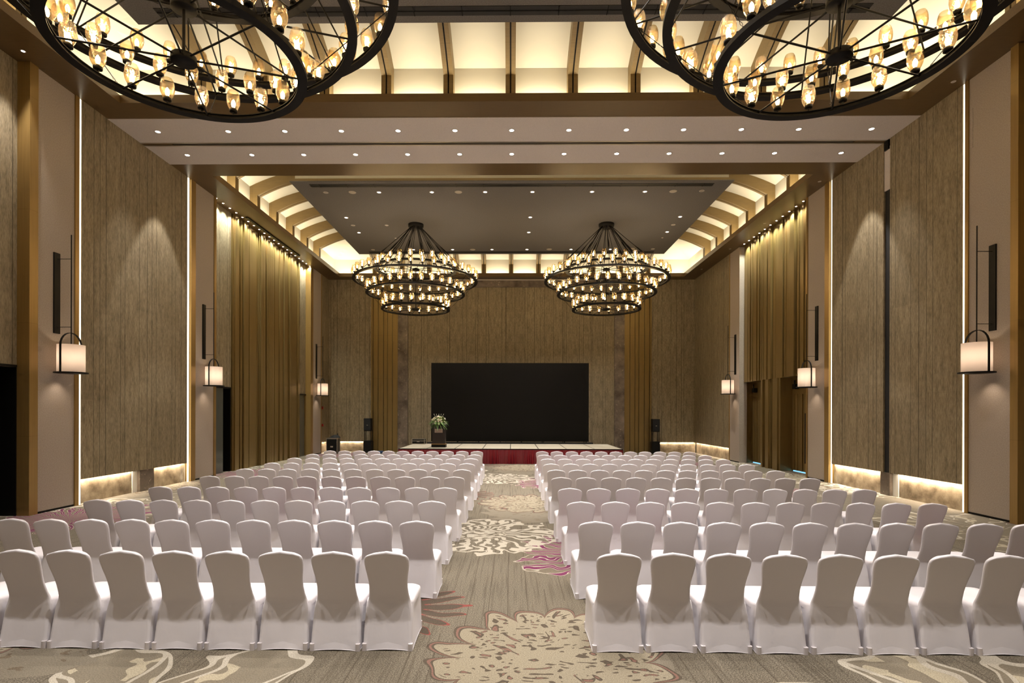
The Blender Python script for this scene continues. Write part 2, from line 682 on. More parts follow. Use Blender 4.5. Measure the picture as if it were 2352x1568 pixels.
for bi, (b0, b1) in enumerate(BAYS):
    X = XO + .42
    y0, y1 = b0 - .42, b1 + .42
    # cove walls
    mb = B()
    for s in (-1, 1):
        mb.quad((s * X, y0, ZS + .05), (s * X, y1, ZS + .05), (s * X, y1, 11.08), (s * X, y0, 11.08))
    for yy in (y0, y1):
        mb.quad((-X, yy, ZS + .05), (X, yy, ZS + .05), (X, yy, 11.08), (-X, yy, 11.08))
    mb.build('cove_wall', M['cream'], ceil)
    xs = [-X + .25 * k for k in range(11)]
    xs = xs + [-v for v in xs[::-1]]
    yy = [y0 + .25 * k for k in range(11)]
    yy = yy + [y0 + y1 - v for v in yy[::-1]]
    rows = [[(xx, yv, vz(min(X - abs(xx), yv - y0, y1 - yv))) for xx in xs] for yv in yy]
    B().grid(rows, False, False).build('vault', M['cream'], ceil)
    # tray
    t0, t1 = (2.62, 11.67) if bi == 0 else (19.68, 28.74)
    B().box(-7.98, 7.98, t0, t1, 10.6, 10.63).build('tray', M['tray'], ceil)
    mb = B()
    mb.box(-7.98, 7.98, t0, t1, 10.632, 10.715)
    mb.build('tray_edge', M['ribwood'], ceil)
    B().box(-7.84, 7.84, t0 + .14, t1 - .14, 10.715, 11.7).build('tray_neck', M['cream'], ceil)
    # long air slots
    for ys in (t0 + .35, t1 - .35):
        B().box(-7.35, 7.35, ys - .13, ys + .13, 10.588, 10.602).build('air_slot', M['slot'], ceil)
        mb = B()
        for k in range(-7, 8):
            mb.box(k - .01, k + .01, ys - .13, ys + .13, 10.580, 10.590)
        mb.box(-7.35, 7.35, ys - .012, ys + .012, 10.580, 10.590)
        mb.build('air_slot_bar', M['iron'], ceil)

    # arched ribs: vertical leg + curved arm, two timber strips with a groove
    def rib_mesh():
        mb = B()
        for (a, b) in ((-.125, -.018), (.018, .125)):
            lo, hi = [], []
            lo.append((0, ZS + .06)); hi.append((.30, ZS + .06))
            lo.append((0, 10.72)); hi.append((.30, 11.15))
            for k in range(0, 13):
                u = k * .17
                lo.append((-u, 10.73 + .55 * u - .11 * u * u))
                hi.append((-u + .0, 11.14 + .5 * (u + .3) - .1 * (u + .3) ** 2))
            hi[2] = (.0, 11.3)
            for q in range(len(lo) - 1):
                (l0, l1), (h0, h1) = (lo[q], lo[q + 1]), (hi[q], hi[q + 1])
                mb.quad((l0[0], a, l0[1]), (l0[0], b, l0[1]), (l1[0], b, l1[1]), (l1[0], a, l1[1]))
                for side in (a, b):
                    mb.quad((l0[0], side, l0[1]), (l1[0], side, l1[1]), (h1[0], side, h1[1]), (h0[0], side, h0[1]))
        # dark groove strip
        pts = [(0.02, ZS + .06), (0.02, 10.74)] + [(-k * .17, 10.75 + .55 * k * .17 - .11 * (k * .17) ** 2) for k in range(13)]
        return mb, pts
    mbr, pts = rib_mesh()
    me = mbr.data('rib', M['ribwood'])
    gb = B()
    for q in range(len(pts) - 1):
        gb.quad((pts[q][0], -.02, pts[q][1]), (pts[q][0], .02, pts[q][1]), (pts[q + 1][0], .02, pts[q + 1][1]), (pts[q + 1][0], -.02, pts[q + 1][1]))
    gme = gb.data('rib_groove', M['iron'])
    off = 0 if bi == 1 else -17.25
    spots = []
    for k in range(-3, 3):
        yv = 24.78 + 1.71 * k + off
        for s in (-1, 1):
            spots.append(((s * (XO + .12), yv, 0), 0 if s > 0 else pi))
    for k in range(-5, 6):
        spots.append(((1.555 * k, b1 + .12, 0), pi / 2))
        spots.append(((1.555 * k, b0 - .12, 0), -pi / 2))
    for loc, rz in spots:
        rb = inst('rib', me, ceil, loc, rz)
        inst('rib_groove', gme, rb)

# black ventilation bar along the left soffit
tag(B().box(-10.48, -10.38, 21.52, 26.87, ZS - .045, ZS).build('linear_air_vent', M['black']),
    'long dark metal air vent along the left edge of the ceiling', 'air vent')

# ------------------------------------------------------------------ recessed lamps
disc_me = B().lathe([(0.0, 0), (0.062, 0)], 20).data('lamp_disc', M['disc'])
off_me = B().lathe([(0.0, 0), (0.062, 0)], 20).data('lamp_disc', M['disc_off'])
ring_me = B().lathe([(0.062, 0.004), (0.066, -0.008), (0.092, -0.006), (0.098, 0.0)], 24, closed_ends=False).data('downlight_ring', M['ring_w'])
small_me = B().lathe([(0.0, -.02), (0.03, -0.018), (0.05, 0.0)], 16).data('detector', M['ring_w'])


def downlight(xx, yy, zz, lit, label, group, power=None, scale=1.0, angle=82, col=NEUT):
    o = empty('downlight', (xx, yy, zz))
    r = inst('trim_ring', ring_me, o)
    d = inst('lamp', disc_me if lit else off_me, o, (0, 0, -0.003))
    r.scale = d.scale = (scale,) * 3
    tag(o, label, 'downlight', group)
    if lit and power:
        lamp('SPOT', 'downlight_beam', (xx, yy, zz - .03), power, col, .05, (xx, yy, 0), spot_size=RAD(angle), spot_blend=.25 if angle == 53 else .7)
    return o


BX = [-9.69, -7.745, -6.185, -4.63, -3.075, -1.52, .03, 1.585, 3.145, 4.695, 6.255, 7.8, 9.755]
for row, (yy, nm) in enumerate(((14.95, 'front'), (16.32, 'rear'))):
    for k, xx in enumerate(BX):
        downlight(xx, yy, ZS - .012, True, f'lit downlight in {nm} row of the white ceiling beam, {ORD[k+1]} from the left wall',
                  'downlights in the white ceiling beam', P_BEAM * (1.0 if row else .55), 1.0, 53 if row else 50)

for bi, dy in ((1, 0.0), (0, -17.07)):
    pre = 'grey far ceiling panel' if bi else 'grey near ceiling panel'
    grp = 'downlights in the ' + pre
    names = [(-4.98, 'front'), (-2.98, 'front'), (-.97, 'front'), (.81, 'front'), (3.05, 'front'), (5.03, 'front')]
    n = 0
    for yy, rw in ((20.65, 'row nearest the white beam'), (27.93, 'row nearest the stage')):
        for k, xx in enumerate((-4.98, -2.98, -.97, .81, 3.05, 5.03)):
            downlight(xx, yy + dy, 10.6, True, f'lit downlight in {pre}, {rw}, {ORD[k+1]} from left', grp, P_SPOT)
    for k, (xx, yy) in enumerate(((-7.03, 23.33), (-7.03, 25.28), (.82, 23.33), (.82, 25.28), (7.16, 23.3), (7.16, 25.25))):
        side = ('left edge', 'middle', 'right edge')[k // 2]
        downlight(xx, yy + dy, 10.6, True, f'lit downlight on the {side} of {pre}, {"farther from" if k%2==0 else "nearer"} stage', grp, P_SPOT)
    for k, (xx, yy) in enumerate(((-7.0, 20.66), (-7.02, 24.3), (-7.05, 27.94), (7.14, 20.6), (7.16, 24.3), (7.18, 27.87))):
        side = 'left' if k < 3 else 'right'
        wh = ('front corner', 'middle', 'back corner')[k % 3]
        downlight(xx, yy + dy, 10.6, False, f'unlit downlight at the {side} {wh} of {pre}', 'unlit ' + grp)
    for k, (xx, yy) in enumerate(((-5.99, 20.65), (-1.98, 20.65), (6.08, 20.63), (-6.03, 27.9), (-1.96, 27.94), (1.94, 27.9), (6.13, 27.84))):
        o = B().lathe([(0, -.012), (.12, -.012), (.135, -.004), (.14, 0)], 28).build('ceiling_speaker', M['spkgrille'], None, (xx, yy + dy, 10.6))
        rw = 'near edge' if k < 3 else 'far edge'
        kk = k if k < 3 else k - 3
        tag(o, f'round flush speaker at {rw} of {pre}, {ORD[kk+1]} from left', 'speaker', 'round ceiling speakers')
    for k, (xx, yy) in enumerate(((-5.52, 24.3), (-5.5, 26.08), (7.17, 26.08))):
        o = inst('smoke_detector', small_me, None, (xx, yy + dy, 10.6))
        o.scale = (1.8, 1.8, 1.2) if k == 0 else (1, 1, 1)
        tag(o, f'{("large pale", "tiny pale", "tiny pale")[k]} detector disc on {pre}, {("left middle", "left near chandelier", "right side")[k]}', 'smoke detector')

# unseen downlights added behind the camera to lift the front-row chair backs
for k in range(6):
    downlight(-7.5 + 3 * k, -1.4, ZS, True, f'added fill downlight in the soffit behind the camera, {ORD[k+1]} from left', 'added fill downlights behind the camera', 100, 1.0, 120)

# wall grazing lamps
gz_me = B().lathe([(0.0, -.006), (0.035, -.006)], 14).data('lamp', M['disc'])
gr_me = B().lathe([(0.035, -.003), (0.052, -.004), (0.056, 0)], 16, closed_ends=False).data('trim_ring', M['goldline'])
for side, n, ystart, dy in ((-1, 20, 19.64, .4825), (1, 11, 20.05, .506)):
    for k in range(n):
        yy = ystart + dy * k
        o = empty('wall_washer', (side * 10.62, yy, ZS))
        inst('lamp', gz_me, o)
        inst('trim_ring', gr_me, o)
        tag(o, f'tiny bright spotlight above the {"left" if side < 0 else "right"} brass folds, {ORD[k+1]} from the near end',
            'spotlight', f'spotlights grazing the {"left" if side < 0 else "right"} brass wall')
        lamp('SPOT', 'washer_beam', (side * 10.62, yy, ZS - .03), P_GRAZE, COOL if k % 3 else NEUT, .03, (side * 10.86, yy, 7.4),
             spot_size=RAD(112), spot_blend=1.0)
for (xx, yy, lit, lab) in ((10.28, 12.86, 0, 'small unlit downlight above the nearest right pillar'),
                           (10.26, 18.36, 0, 'small unlit downlight above the second right pillar'),
                           (10.30, 22.40, 0, 'tiny unlit downlight above the middle of the right brass folds'),
                           (10.28, 25.87, 0, 'small unlit downlight above the third right pillar'),
                           (10.21, 29.52, 0, 'small unlit downlight near the back right corner'),
                           (-10.42, 11.60, 1, 'small lit downlight beside the nearest left pillar')):
    downlight(xx, yy, ZS, bool(lit), lab, 'small downlights in the side soffits', 600 if lit else None, .55, 50)
# ------------------------------------------------------------------ walls
XR = 10.85     # recessed plane
XP = 10.60     # pillar plane


def wallbox(name, s, xa, xb, y0, y1, z0, z1, mat, parent):
    a, b = sorted((s * xa, s * xb))
    return B().box(a, b, y0, y1, z0, z1).build(name, mat, parent)


def led(s, x, y0, y1, z0, z1, parent, vertical=True):
    """thin strip of diodes set in a reveal"""
    a, b = sorted((s * x, s * (x + .02)))
    return B().box(a, b, y0, y1, z0, z1).build('led_strip', M['led_dim'], parent)


def folds(s, y0, y1, z0, z1, parent, x0=XR, seed=1, dmax=.11):
    """irregular vertical pleats of brass laminate"""
    rnd = random.Random(seed)
    pts = [(x0 - .02, y0)]
    yy = y0
    while yy < y1 - .02:
        wd = rnd.choice((.08, .12, .16, .2, .26, .36))
        dp = rnd.choice((.02, .05, .07, dmax))
        g = rnd.choice((.0, .02, .03, .045))
        yn = min(yy + wd, y1)
        if g:
            pts += [(x0 + .03, yy), (x0 + .03, min(yy + g, yn))]
            yy = min(yy + g, yn)
        pts += [(x0 - dp, yy), (x0 - dp, yn)]
        yy = yn
    rows = [[(s * px, py, z) for px, py in pts] for z in (z0, z1)]
    return B().grid(rows, False, False).build('brass_folds', M['brass'], parent)


def marble_base(s, y0, y1, parent, h=.6, x=XP + .12):
    wallbox('marble_base', s, x, x + .05, y0, y1, 0, h + .05, M['basestone'], parent)
    a, b = sorted((s * (x - .045), s * (x - .02)))
    B().box(a, b, y0 + .05, y1 - .05, h + .05, h + .07).build('led_strip', M['led'], parent)
    o = lamp('AREA', 'base_glow', (s * (x - .05), (y0 + y1) / 2, h + .03), P_LEDW * (y1 - y0), LEDC, (.05, y1 - y0 - .1))
    return o


wl = struct(empty('wall_left'))
wr = struct(empty('wall_right'))
# backing
wallbox('wall_backing', -1, 12.0, 12.2, YF, YB + .3, 0, ZS + .05, M['blackmatt'], wl)
wallbox('wall_backing', 1, 12.0, 12.2, YF, YB + .3, 0, ZS + .05, M['blackmatt'], wr)

# ---- left wall, from near to far
S = -1
wallbox('bark_panel', S, XR, XR + .1, YF, 11.94, 3.27, ZS, M['bark'], wl)
wallbox('bark_panel', S, XR, XR + .1, YF, 9.2, 0, 3.27, M['bark'], wl)
wallbox('gold_trim', S, XP - .03, XR + .1, 11.94, 12.16, 0, ZS, M['trim'], wl)
wallbox('plaster_pillar', S, XP, XR + .1, 12.16, 13.21, 0, ZS, M['pillar'], wl)
wallbox('gold_trim', S, XP - .03, XR + .1, 13.21, 13.33, 0, ZS, M['trim'], wl)
led(S, XP + .012, 13.395, 13.43, .0, ZS, wl)
wallbox('bark_panel', S, XP, XP + .06, 13.43, 17.86, .62, ZS, M['bark'], wl)
wallbox('wall_core', S, XP + .16, XP + .3, 13.33, 18.05, 0, ZS, M['cream'], wl)
marble_base(S, 13.42, 15.42, wl)
marble_base(S, 16.26, 17.92, wl)
wallbox('dark_stone_block', S, XP + .02, XP + .2, 15.62, 16.24, 0, .615, M['marble'], wl)
wallbox('lit_reveal', S, XP + .10, XP + .16, 15.42, 15.62, 0, .64, M['cream'], wl)
led(S, XP + .012, 17.91, 17.98, .0, ZS, wl)
wallbox('gold_trim', S, XP - .03, XR + .1, 18.03, 18.29, 0, ZS, M['trim'], wl)
wallbox('plaster_pillar', S, XP, XR + .1, 18.29, 19.45, 0, ZS, M['pillar'], wl)
wallbox('gold_trim', S, XP - .03, XR + .1, 19.45, 19.58, 0, ZS, M['trim'], wl)
wallbox('bark_panel', S, XR, XR + .06, 19.58, 21.15, 3.2, ZS, M['bark'], wl)
folds(S, 21.15, 27.94, 0, ZS, wl, XR, 3)
wallbox('bark_panel', S, XR, XR + .06, 27.94, 29.52, 3.2, ZS, M['bark'], wl)
wallbox('gold_trim', S, XP - .03, XR + .1, 28.86, 29.2, 0, ZS, M['trim'], wl)
wallbox('plaster_pillar', S, XP, XR + .1, 29.2, 30.5, 0, ZS, M['pillar'], wl)
wallbox('gold_trim', S, XP - .03, XR + .1, 30.5, 30.56, 0, ZS, M['trim'], wl)
wallbox('bark_panel', S, XP, XP + .06, 30.56, YB, .6, ZS, M['bark'], wl)
marble_base(S, 30.56, YB, wl)
wallbox('fire_alarm_box', S, 10.54, 10.6, 30.62, 30.74, 2.46, 2.62, M['red'], wl)
wallbox('fire_alarm_box', S, 10.54, 10.6, 30.66, 30.78, 1.50, 1.64, M['red'], wl)
wallbox('access_panel', S, XP - .008, XP, 18.32, 18.55, 8.55, 8.95, M['pillar'], wl)
wallbox('socket_plate', S, XR - .02, XR, 29.0, 29.12, 7.55, 7.75, M['marble'], wl)

# ---- right wall
S = 1
folds(S, YF, 11.70, 0, ZS, wr, XR - .05, 9)
wallbox('gold_trim', S, XP - .05, XR + .1, 11.52, 11.70, 0, ZS, M['trim'], wr)
wallbox('plaster_pillar', S, XP, XR + .1, 11.70, 12.80, 0, ZS, M['pillar'], wr)
wallbox('gold_trim', S, XP - .03, XR + .1, 12.80, 12.89, 0, ZS, M['trim'], wr)
led(S, XP + .012, 12.965, 12.985, 0, ZS, wr)
wallbox('bark_panel', S, XP, XP + .06, 12.99, 15.46, .64, ZS, M['bark'], wr)
wallbox('bark_panel', S, XP, XP + .06, 15.72, 18.22, .64, ZS, M['bark'], wr)
wallbox('wall_core', S, XP + .16, XP + .3, 12.89, 18.4, 0, ZS, M['cream'], wr)
B().box(XP + .05, XP + .155, 15.46, 15.72, .64, 8.6).build('partition_pocket', M['blackmatt'], wr)
B().box(XP + .02, XP + .155, 15.46, 15.72, 8.6, 9.8).build('partition_pocket_head', M['beam'], wr)
B().box(XP - .02, XP + .155, 15.50, 15.68, 9.72, 9.98).build('partition_roller', M['black'], wr)
marble_base(S, 12.95, 15.24, wr)
wallbox('lit_reveal', S, XP + .10, XP + .16, 15.24, 15.46, 0, .66, M['cream'], wr)
wallbox('dark_stone_block', S, XP + .02, XP + .2, 15.47, 15.86, 0, .635, M['marble'], wr)
marble_base(S, 15.88, 18.26, wr)
led(S, XP + .012, 18.235, 18.29, 0, ZS, wr)
wallbox('gold_trim', S, XP - .03, XR + .1, 18.34, 18.60, 0, ZS, M['trim'], wr)
wallbox('plaster_pillar', S, XP, XR + .1, 18.60, 19.68, 0, ZS, M['pillar'], wr)
wallbox('gold_trim', S, XP - .03, XR + .1, 19.68, 19.76, 0, ZS, M['trim'], wr)
DH = 3.72
folds(S, 19.76, 26.0, DH, ZS, wr, XR, 21)
folds(S, 22.10, 23.75, 0, DH, wr, XR, 22)
folds(S, 25.74, 26.0, 0, DH, wr, XR, 23)
wallbox('plaster_pillar', S, XP, XR + .1, 25.57, 26.69, 0, ZS, M['pillar'], wr)
wallbox('bark_panel', S, XP, XP + .06, 26.74, YB, .6, ZS, M['bark'], wr)
wallbox('gold_trim', S, XP - .02, XR + .1, 26.66, 26.73, 0, ZS, M['trim'], wr)
marble_base(S, 26.75, YB, wr)
wallbox('access_panel', S, XP - .008, XP, 12.70, 12.78, 8.4, 9.3, M['pillar'], wr)


# door recesses on the right
def fold_door(n, y0, y1, hy):
    d = struct(empty('door_%d' % n, (11.3, (y0 + y1) / 2, 0)))
    L = -(y1 - y0) / 2
    H = (y1 - y0) / 2
    # lining
    mb = B()
    mb.box(-.48, 0.05, H, H + .04, 0, DH)
    mb.box(-.48, 0.05, L - .04, L, 0, DH)
    mb.box(-.48, 0.05, L, H, DH, DH + .05)
    mb.box(-.02, .05, L, H, 3.05, DH)
    mb.build('door_frame', M['brass'], d)
    pts = [(0, L)]
    rnd = random.Random(n)
    yy = L
    while yy < H - .01:
        yn = min(yy + rnd.choice((.1, .14, .2, .08)), H)
        dp = rnd.choice((.01, .03, .05))
        pts += [(-dp, yy), (-dp, yn - .012), (.01, yn - .012), (.01, yn)]
        yy = yn
    B().grid([[(a, b, z) for a, b in pts] for z in (.05, 3.05)], False, False).build('door_leaf', M['brass'], d)
    h = B()
    h.tube([(-.12, hy, .40), (-.12, hy, 2.3)], .042, 10)
    h.box(-.12, -.04, hy - .02, hy + .02, .55, .6)
    h.box(-.12, -.04, hy - .02, hy + .02, 2.1, 2.15)
    h.box(-.055, -.045, hy - .09, hy + .09, .38, 2.32)
    h.build('door_handle', M['black'], d)
    B().box(-.03, 0.0, L + .1, H - .1, 0.0, .045).build('daylight_gap', M['bluegap'], d)
    c = B()
    c.box(-.20, -.04, H - .55, H - .35, 3.25, 3.45)
    c.tube([(-.16, H - .45, 3.45), (-.16, H - .45, 3.6)], .03, 8)
    c.build('door_closer', M['black'], d)
    return d


fold_door(1, 20.0, 22.10, -.15)
fold_door(2, 23.75, 25.74, -.3)


# glazed door recesses on the left
def glass_door(n, y0, y1, split, h):
    d = struct(empty('door_%d' % n, (-XR, y0, 0)))
    W = y1 - y0
    mb = B()
    mb.box(-.02, .03, 0, W, h, h + .05)
    mb.build('door_head', M['black'], d)
    B().box(-.42, -.40, 0, W, 0, h).build('door_leaf', M['darkglass'], d)
    B().box(-.06, -.04, 0, split, 0, h).build('glass_pane', M['greyglass'], d)
    B().box(-.40, -.0, -.03, 0, 0, h).build('door_jamb', M['trim'], d)
    B().box(-.40, -.0, W, W + .03, 0, h).build('door_jamb', M['black'], d)
    m2 = B()
    m2.box(-.398, -.38, split + .02, W, .95, .975)
    m2.build('push_bar', M['iron'], d)
    return d


glass_door(3, 9.2, 11.92, 2.33, 3.27)
glass_door(4, 19.6, 21.12, 1.06, 3.2)
glass_door(5, 27.96, 29.5, .85, 3.2)

# ---- back wall
bk = struct(empty('wall_back'))
mb = B()
mb.box(-12.2, 12.2, YB + .12, YB + .3, 0, ZS + .05)
mb.build('wall_backing', M['blackmatt'], bk)
for s in (-1, 1):
    a, b = sorted((s * 8.12, s * 10.7))
    B().box(a, b, YB, YB + .06, .6, ZS).build('bark_panel', M['bark'], bk)
    B().box(a, b, YB + .10, YB + .13, 0, .65).build('marble_base', M['basestone'], bk)
    B().box(a, b, YB + .07, YB + .09, .64, .66).build('led_strip', M['led'], bk)
    lamp('AREA', 'base_glow', (s * 9.4, YB + .06, .6), P_LEDW * 2.4, LEDC, (2.4, .05))
    # brass folds
    rnd = random.Random(5)
    pts = []
    xx = 6.55
    for (wd, dp, gap) in ((.33, .05, .02), (.30, .08, .05), (.22, .02, .03), (.32, .07, .04), (.30, .04, .06), (.08, .1, 0)):
        pts += [(xx, YB - dp), (xx + wd - gap, YB - dp), (xx + wd - gap, YB + .06), (xx + wd, YB + .06)]
        xx += wd
    B().grid([[(s * px, py, z) for px, py in pts] for z in (0, ZS)], False, False).build('brass_folds', M['brass'], bk)
    a, b = sorted((s * 5.98, s * 6.55))
    B().box(a, b, YB - .12, YB + .06, 0, 9.98).build('marble_surround', M['marble'], bk)
B().box(-5.98, 5.98, YB - .12, YB + .06, 9.56, 9.95).build('marble_surround', M['marble'], bk)
B().box(-5.98, 5.98, YB, YB + .05, 0, 9.56).build('bark_panel', M['bark'], bk)
B().box(-6.3, 6.3, YB - .16, YB - .121, 9.93, 9.98).build('projection_screen_slot', M['whiteplastic'], bk)
wf = struct(empty('wall_front'))
B().box(-12, 12, YF - .2, YF, 0, ZS + .05).build('wall_backing', M['pillar'], wf)

for s in (-1, 1):
    nm = 'left' if s < 0 else 'right'
    bb = B()
    for (a, b) in (((12.17, 13.20), (18.30, 19.44), (29.21, 30.49)) if s < 0 else ((11.71, 12.79), (18.61, 19.67), (25.58, 26.65))):
        x0, x1 = sorted((s * (XP - .012), s * XP))
        bb.box(x0, x1, a, b, 0, .045)
    struct(bb.build('baseboard_' + nm, M['iron']))

# ------------------------------------------------------------------ chandeliers
RINGS = [(1.44, 6.85, 20, 3.5, 'bottom'), (2.10, 7.53, 30, 10.0, 'third'), (2.66, 8.10, 36, 5.5, 'widest'), (1.74, 8.60, 24, 2.5, 'top')]
socket = B()
socket.lathe([(.014, .04), (.014, .10)], 8)
socket.lathe([(.02, .095), (.055, .10), (.058, .135), (.03, .14), (.022, .17)], 14)
sock_me = socket.data('lamp_socket', M['iron'])
shade_me = B().lathe([(.050, .135), (.072, .17), (.091, .215), (.100, .27), (.097, .33), (.086, .385), (.070, .425)], 18, closed_ends=False).data('glass_shade', M['amber'])
bulb_me = B().lathe([(0, .16), (.015, .17), (.026, .20), (.031, .23), (.026, .26), (.012, .285), (0, .30)], 10).data('bulb', M['bulb'])


def make_chandelier():
    root = empty('chandelier', (0, 0, 0))
    cn = B()
    cn.lathe([(0, -.19), (.22, -.19), (.22, -.15), (.33, -.12), (.34, -.02), (.34, 0)], 36)
    cn.build('canopy', M['iron'], root, (0, 0, 10.6))
    for R, z, n, ph, nm in RINGS:
        rows = []
        for (dr, dz) in ((-.065, -.032), (.065, -.032), (.065, .032), (-.065, .032), (-.065, .020), (-.045, .020), (-.045, -.020), (-.065, -.020)):
            rows.append([((R + dr) * cos(2 * pi * k / 96), (R + dr) * sin(2 * pi * k / 96), z + dz) for k in range(96)])
        rows.append(rows[0])
        ring = B().grid(rows, True, False).build('ring', M['iron'], root)
        hub = B().lathe([(0, -.045), (.15, -.045), (.155, -.035), (.155, .03), (.14, .045), (.05, .05), (.03, .09)], 28).build('hub', M['iron'], root, (0, 0, z))
        for k in range(8):
            a = RAD(18 + 45 * k)
            sp = B().tube([(.14 * cos(a), .14 * sin(a), z), ((R - .04) * cos(a), (R - .04) * sin(a), z)], .013, 6)
            sp.build('spoke', M['iron'], root)
        for k in range(n):
            a = RAD(ph + 360.0 / n * k)
            L = inst('candle_lamp', sock_me, root, (R * cos(a), R * sin(a), z), a)
            inst('glass_shade', shade_me, L)
            inst('bulb', bulb_me, L)
    B().tube([(0, 0, 6.9), (0, 0, 8.65)], .02, 8).build('centre_rod', M['iron'], root)
    # hanging straps: rods with a flat twisted section, from canopy to the rings
    for k in range(8):
        for (R, z, aoff) in ((2.66, 8.13, 18), (1.74, 8.63, 40), (2.08, 7.56, 29)):
            a = RAD(aoff + 45 * k)
            p0 = Vector((.24 * cos(a), .24 * sin(a), 10.46))
            p1 = Vector((R * cos(a), R * sin(a), z))
            mb = B()
            mb.tube([p0, p1], .012, 5)
            if aoff != 29:
                q = [p0.lerp(p1, f) for f in (.42, .48, .56, .64, .70)]
                mb.tube(q, [.012, .026, .034, .026, .012], 5)
            mb.build('hanging_rod', M['iron'], root)
    # short tie rods with a chain link between neighbouring rings
    for k in range(8):
        a = RAD(18 + 45 * k)
        for (R0, z0, R1, z1) in ((2.10, 7.56, 1.48, 6.9), (2.66, 8.13, 2.14, 7.56)):
            p0 = Vector((R0 * cos(a), R0 * sin(a), z0))
            p1 = Vector((R1 * cos(a), R1 * sin(a), z1))
            mb = B()
            q = p0.lerp(p1, .72)
            mb.tube([p0, q], .007, 5)
            for f in range(3):
                c0 = q.lerp(p1, f / 3.0)
                c1 = q.lerp(p1, (f + 1) / 3.0)
                side = Vector((-sin(a), cos(a), 0)) * .016
                mb.tube([c0, c0.lerp(c1, .5) + side, c1, c0.lerp(c1, .5) - side, c0], .004, 4)
            mb.build('chain', M['iron'], root)
    return root


ch = make_chandelier()
CH = [((-4.2, 24.2), 'tiered black ring chandelier over the far left chair block'),
      ((4.2, 24.2), 'tiered black ring chandelier over the far right chair block'),
      ((-4.2, 7.03), 'large near chandelier at upper left, cut off by the picture top'),
      ((4.2, 7.03), 'large near chandelier at upper right, cut off by the picture top')]
for k, ((xx, yy), lab) in enumerate(CH):
    o = ch if k == 0 else copy_tree(ch)
    o.location = (xx, yy, 0)
    tag(o, lab, 'chandelier', 'four-tier ring chandeliers')
    for R, z, n, ph, nm in RINGS:
        for q in range(0, n, 2):
            a = RAD(ph + 360.0 / n * q)
            lamp('POINT', 'chandelier_glow', (xx + R * cos(a), yy + R * sin(a), z + .35), P_BULB, WARM, .03)

# ------------------------------------------------------------------ sconces
def make_sconce():
    r = empty('wall_sconce')
    # local: wall at x=0, room towards +x, shade centre at x=.36
    B().box(0, .03, -.085, .085, 4.12, 6.0).build('back_plate', M['black'], r)
    B().tube([(.36, 0, 3.55), (.36, 0, 6.42)], .012, 6).build('rod', M['black'], r)
    for zz in (4.27, 5.86):
        B().tube([(.02, 0, zz), (.36, 0, zz)], .007, 6).build('bracket_arm', M['black'], r)
    R = .27
    B().lathe([(R, 3.22), (R, 3.85)], 40, (.36, 0, 0), False).build('lamp_shade', M['shade'], r)
    B().lathe([(0, 3.185), (.33, 3.185), (.335, 3.2), (.33, 3.215), (.30, 3.216)], 40, (.36, 0, 0), False).build('base_disc', M['black'], r)
    pts = [(.36, -.31, 3.2), (.36, -.31, 3.82)]
    for k in range(1, 12):
        a = pi - pi * k / 12
        pts.append((.36, .31 * cos(a), 3.82 + .31 * sin(a)))
    pts += [(.36, .31, 3.82), (.36, .31, 3.2)]
    mb = B()
    rows = []
    for i, p in enumerate(pts):
        a, b = Vector(pts[max(i - 1, 0)]), Vector(pts[min(i + 1, len(pts) - 1)])
        d = (b - a).normalized()
        nrm = Vector((0, -d.z, d.y))
        P0 = Vector(p)
        rows.append([P0 + nrm * .008 + Vector((.02, 0, 0)), P0 + nrm * .008 - Vector((.02, 0, 0)), P0 - nrm * .008 - Vector((.02, 0, 0)), P0 - nrm * .008 + Vector((.02, 0, 0))])
    mb.grid(rows, True, False)
    mb.build('arch_handle', M['black'], r)
    B().lathe([(0, 3.35), (.03, 3.37), (.045, 3.43), (.03, 3.5), (0, 3.52)], 12, (.36, 0, 0)).build('bulb', M['sconcebulb'], r)
    return r


sc0 = make_sconce()
SCN = [(-1, 12.68, 'nearest the camera on left wall pillar'), (-1, 18.82, 'on the middle pillar of left wall'), (-1, 29.75, 'on the farthest pillar of left wall'),
       (1, 12.16, 'nearest the camera on right wall pillar'), (1, 19.10, 'on the middle pillar of right wall'), (1, 26.0, 'on the farthest pillar of right wall')]
for k, (s, yy, lab) in enumerate(SCN):
    o = sc0 if k == 0 else copy_tree(sc0)
    o.location = (s * XP, yy, 0)
    o.rotation_euler.z = 0 if s < 0 else pi
    tag(o, 'glowing drum wall lantern with black arch, ' + lab, 'wall lamp', 'drum lanterns on the pillars')
    lamp('POINT', 'sconce_glow', (s * (XP - .36), yy, 3.58), P_SCONCE, (1, .80, .60), .05)
    lamp('SPOT', 'sconce_down', (s * (XP - .30), yy, 3.17), P_SCONCE * 2.2, (1, .80, .62), .04, (s * XP, yy, 1.5), spot_size=RAD(100), spot_blend=.8)

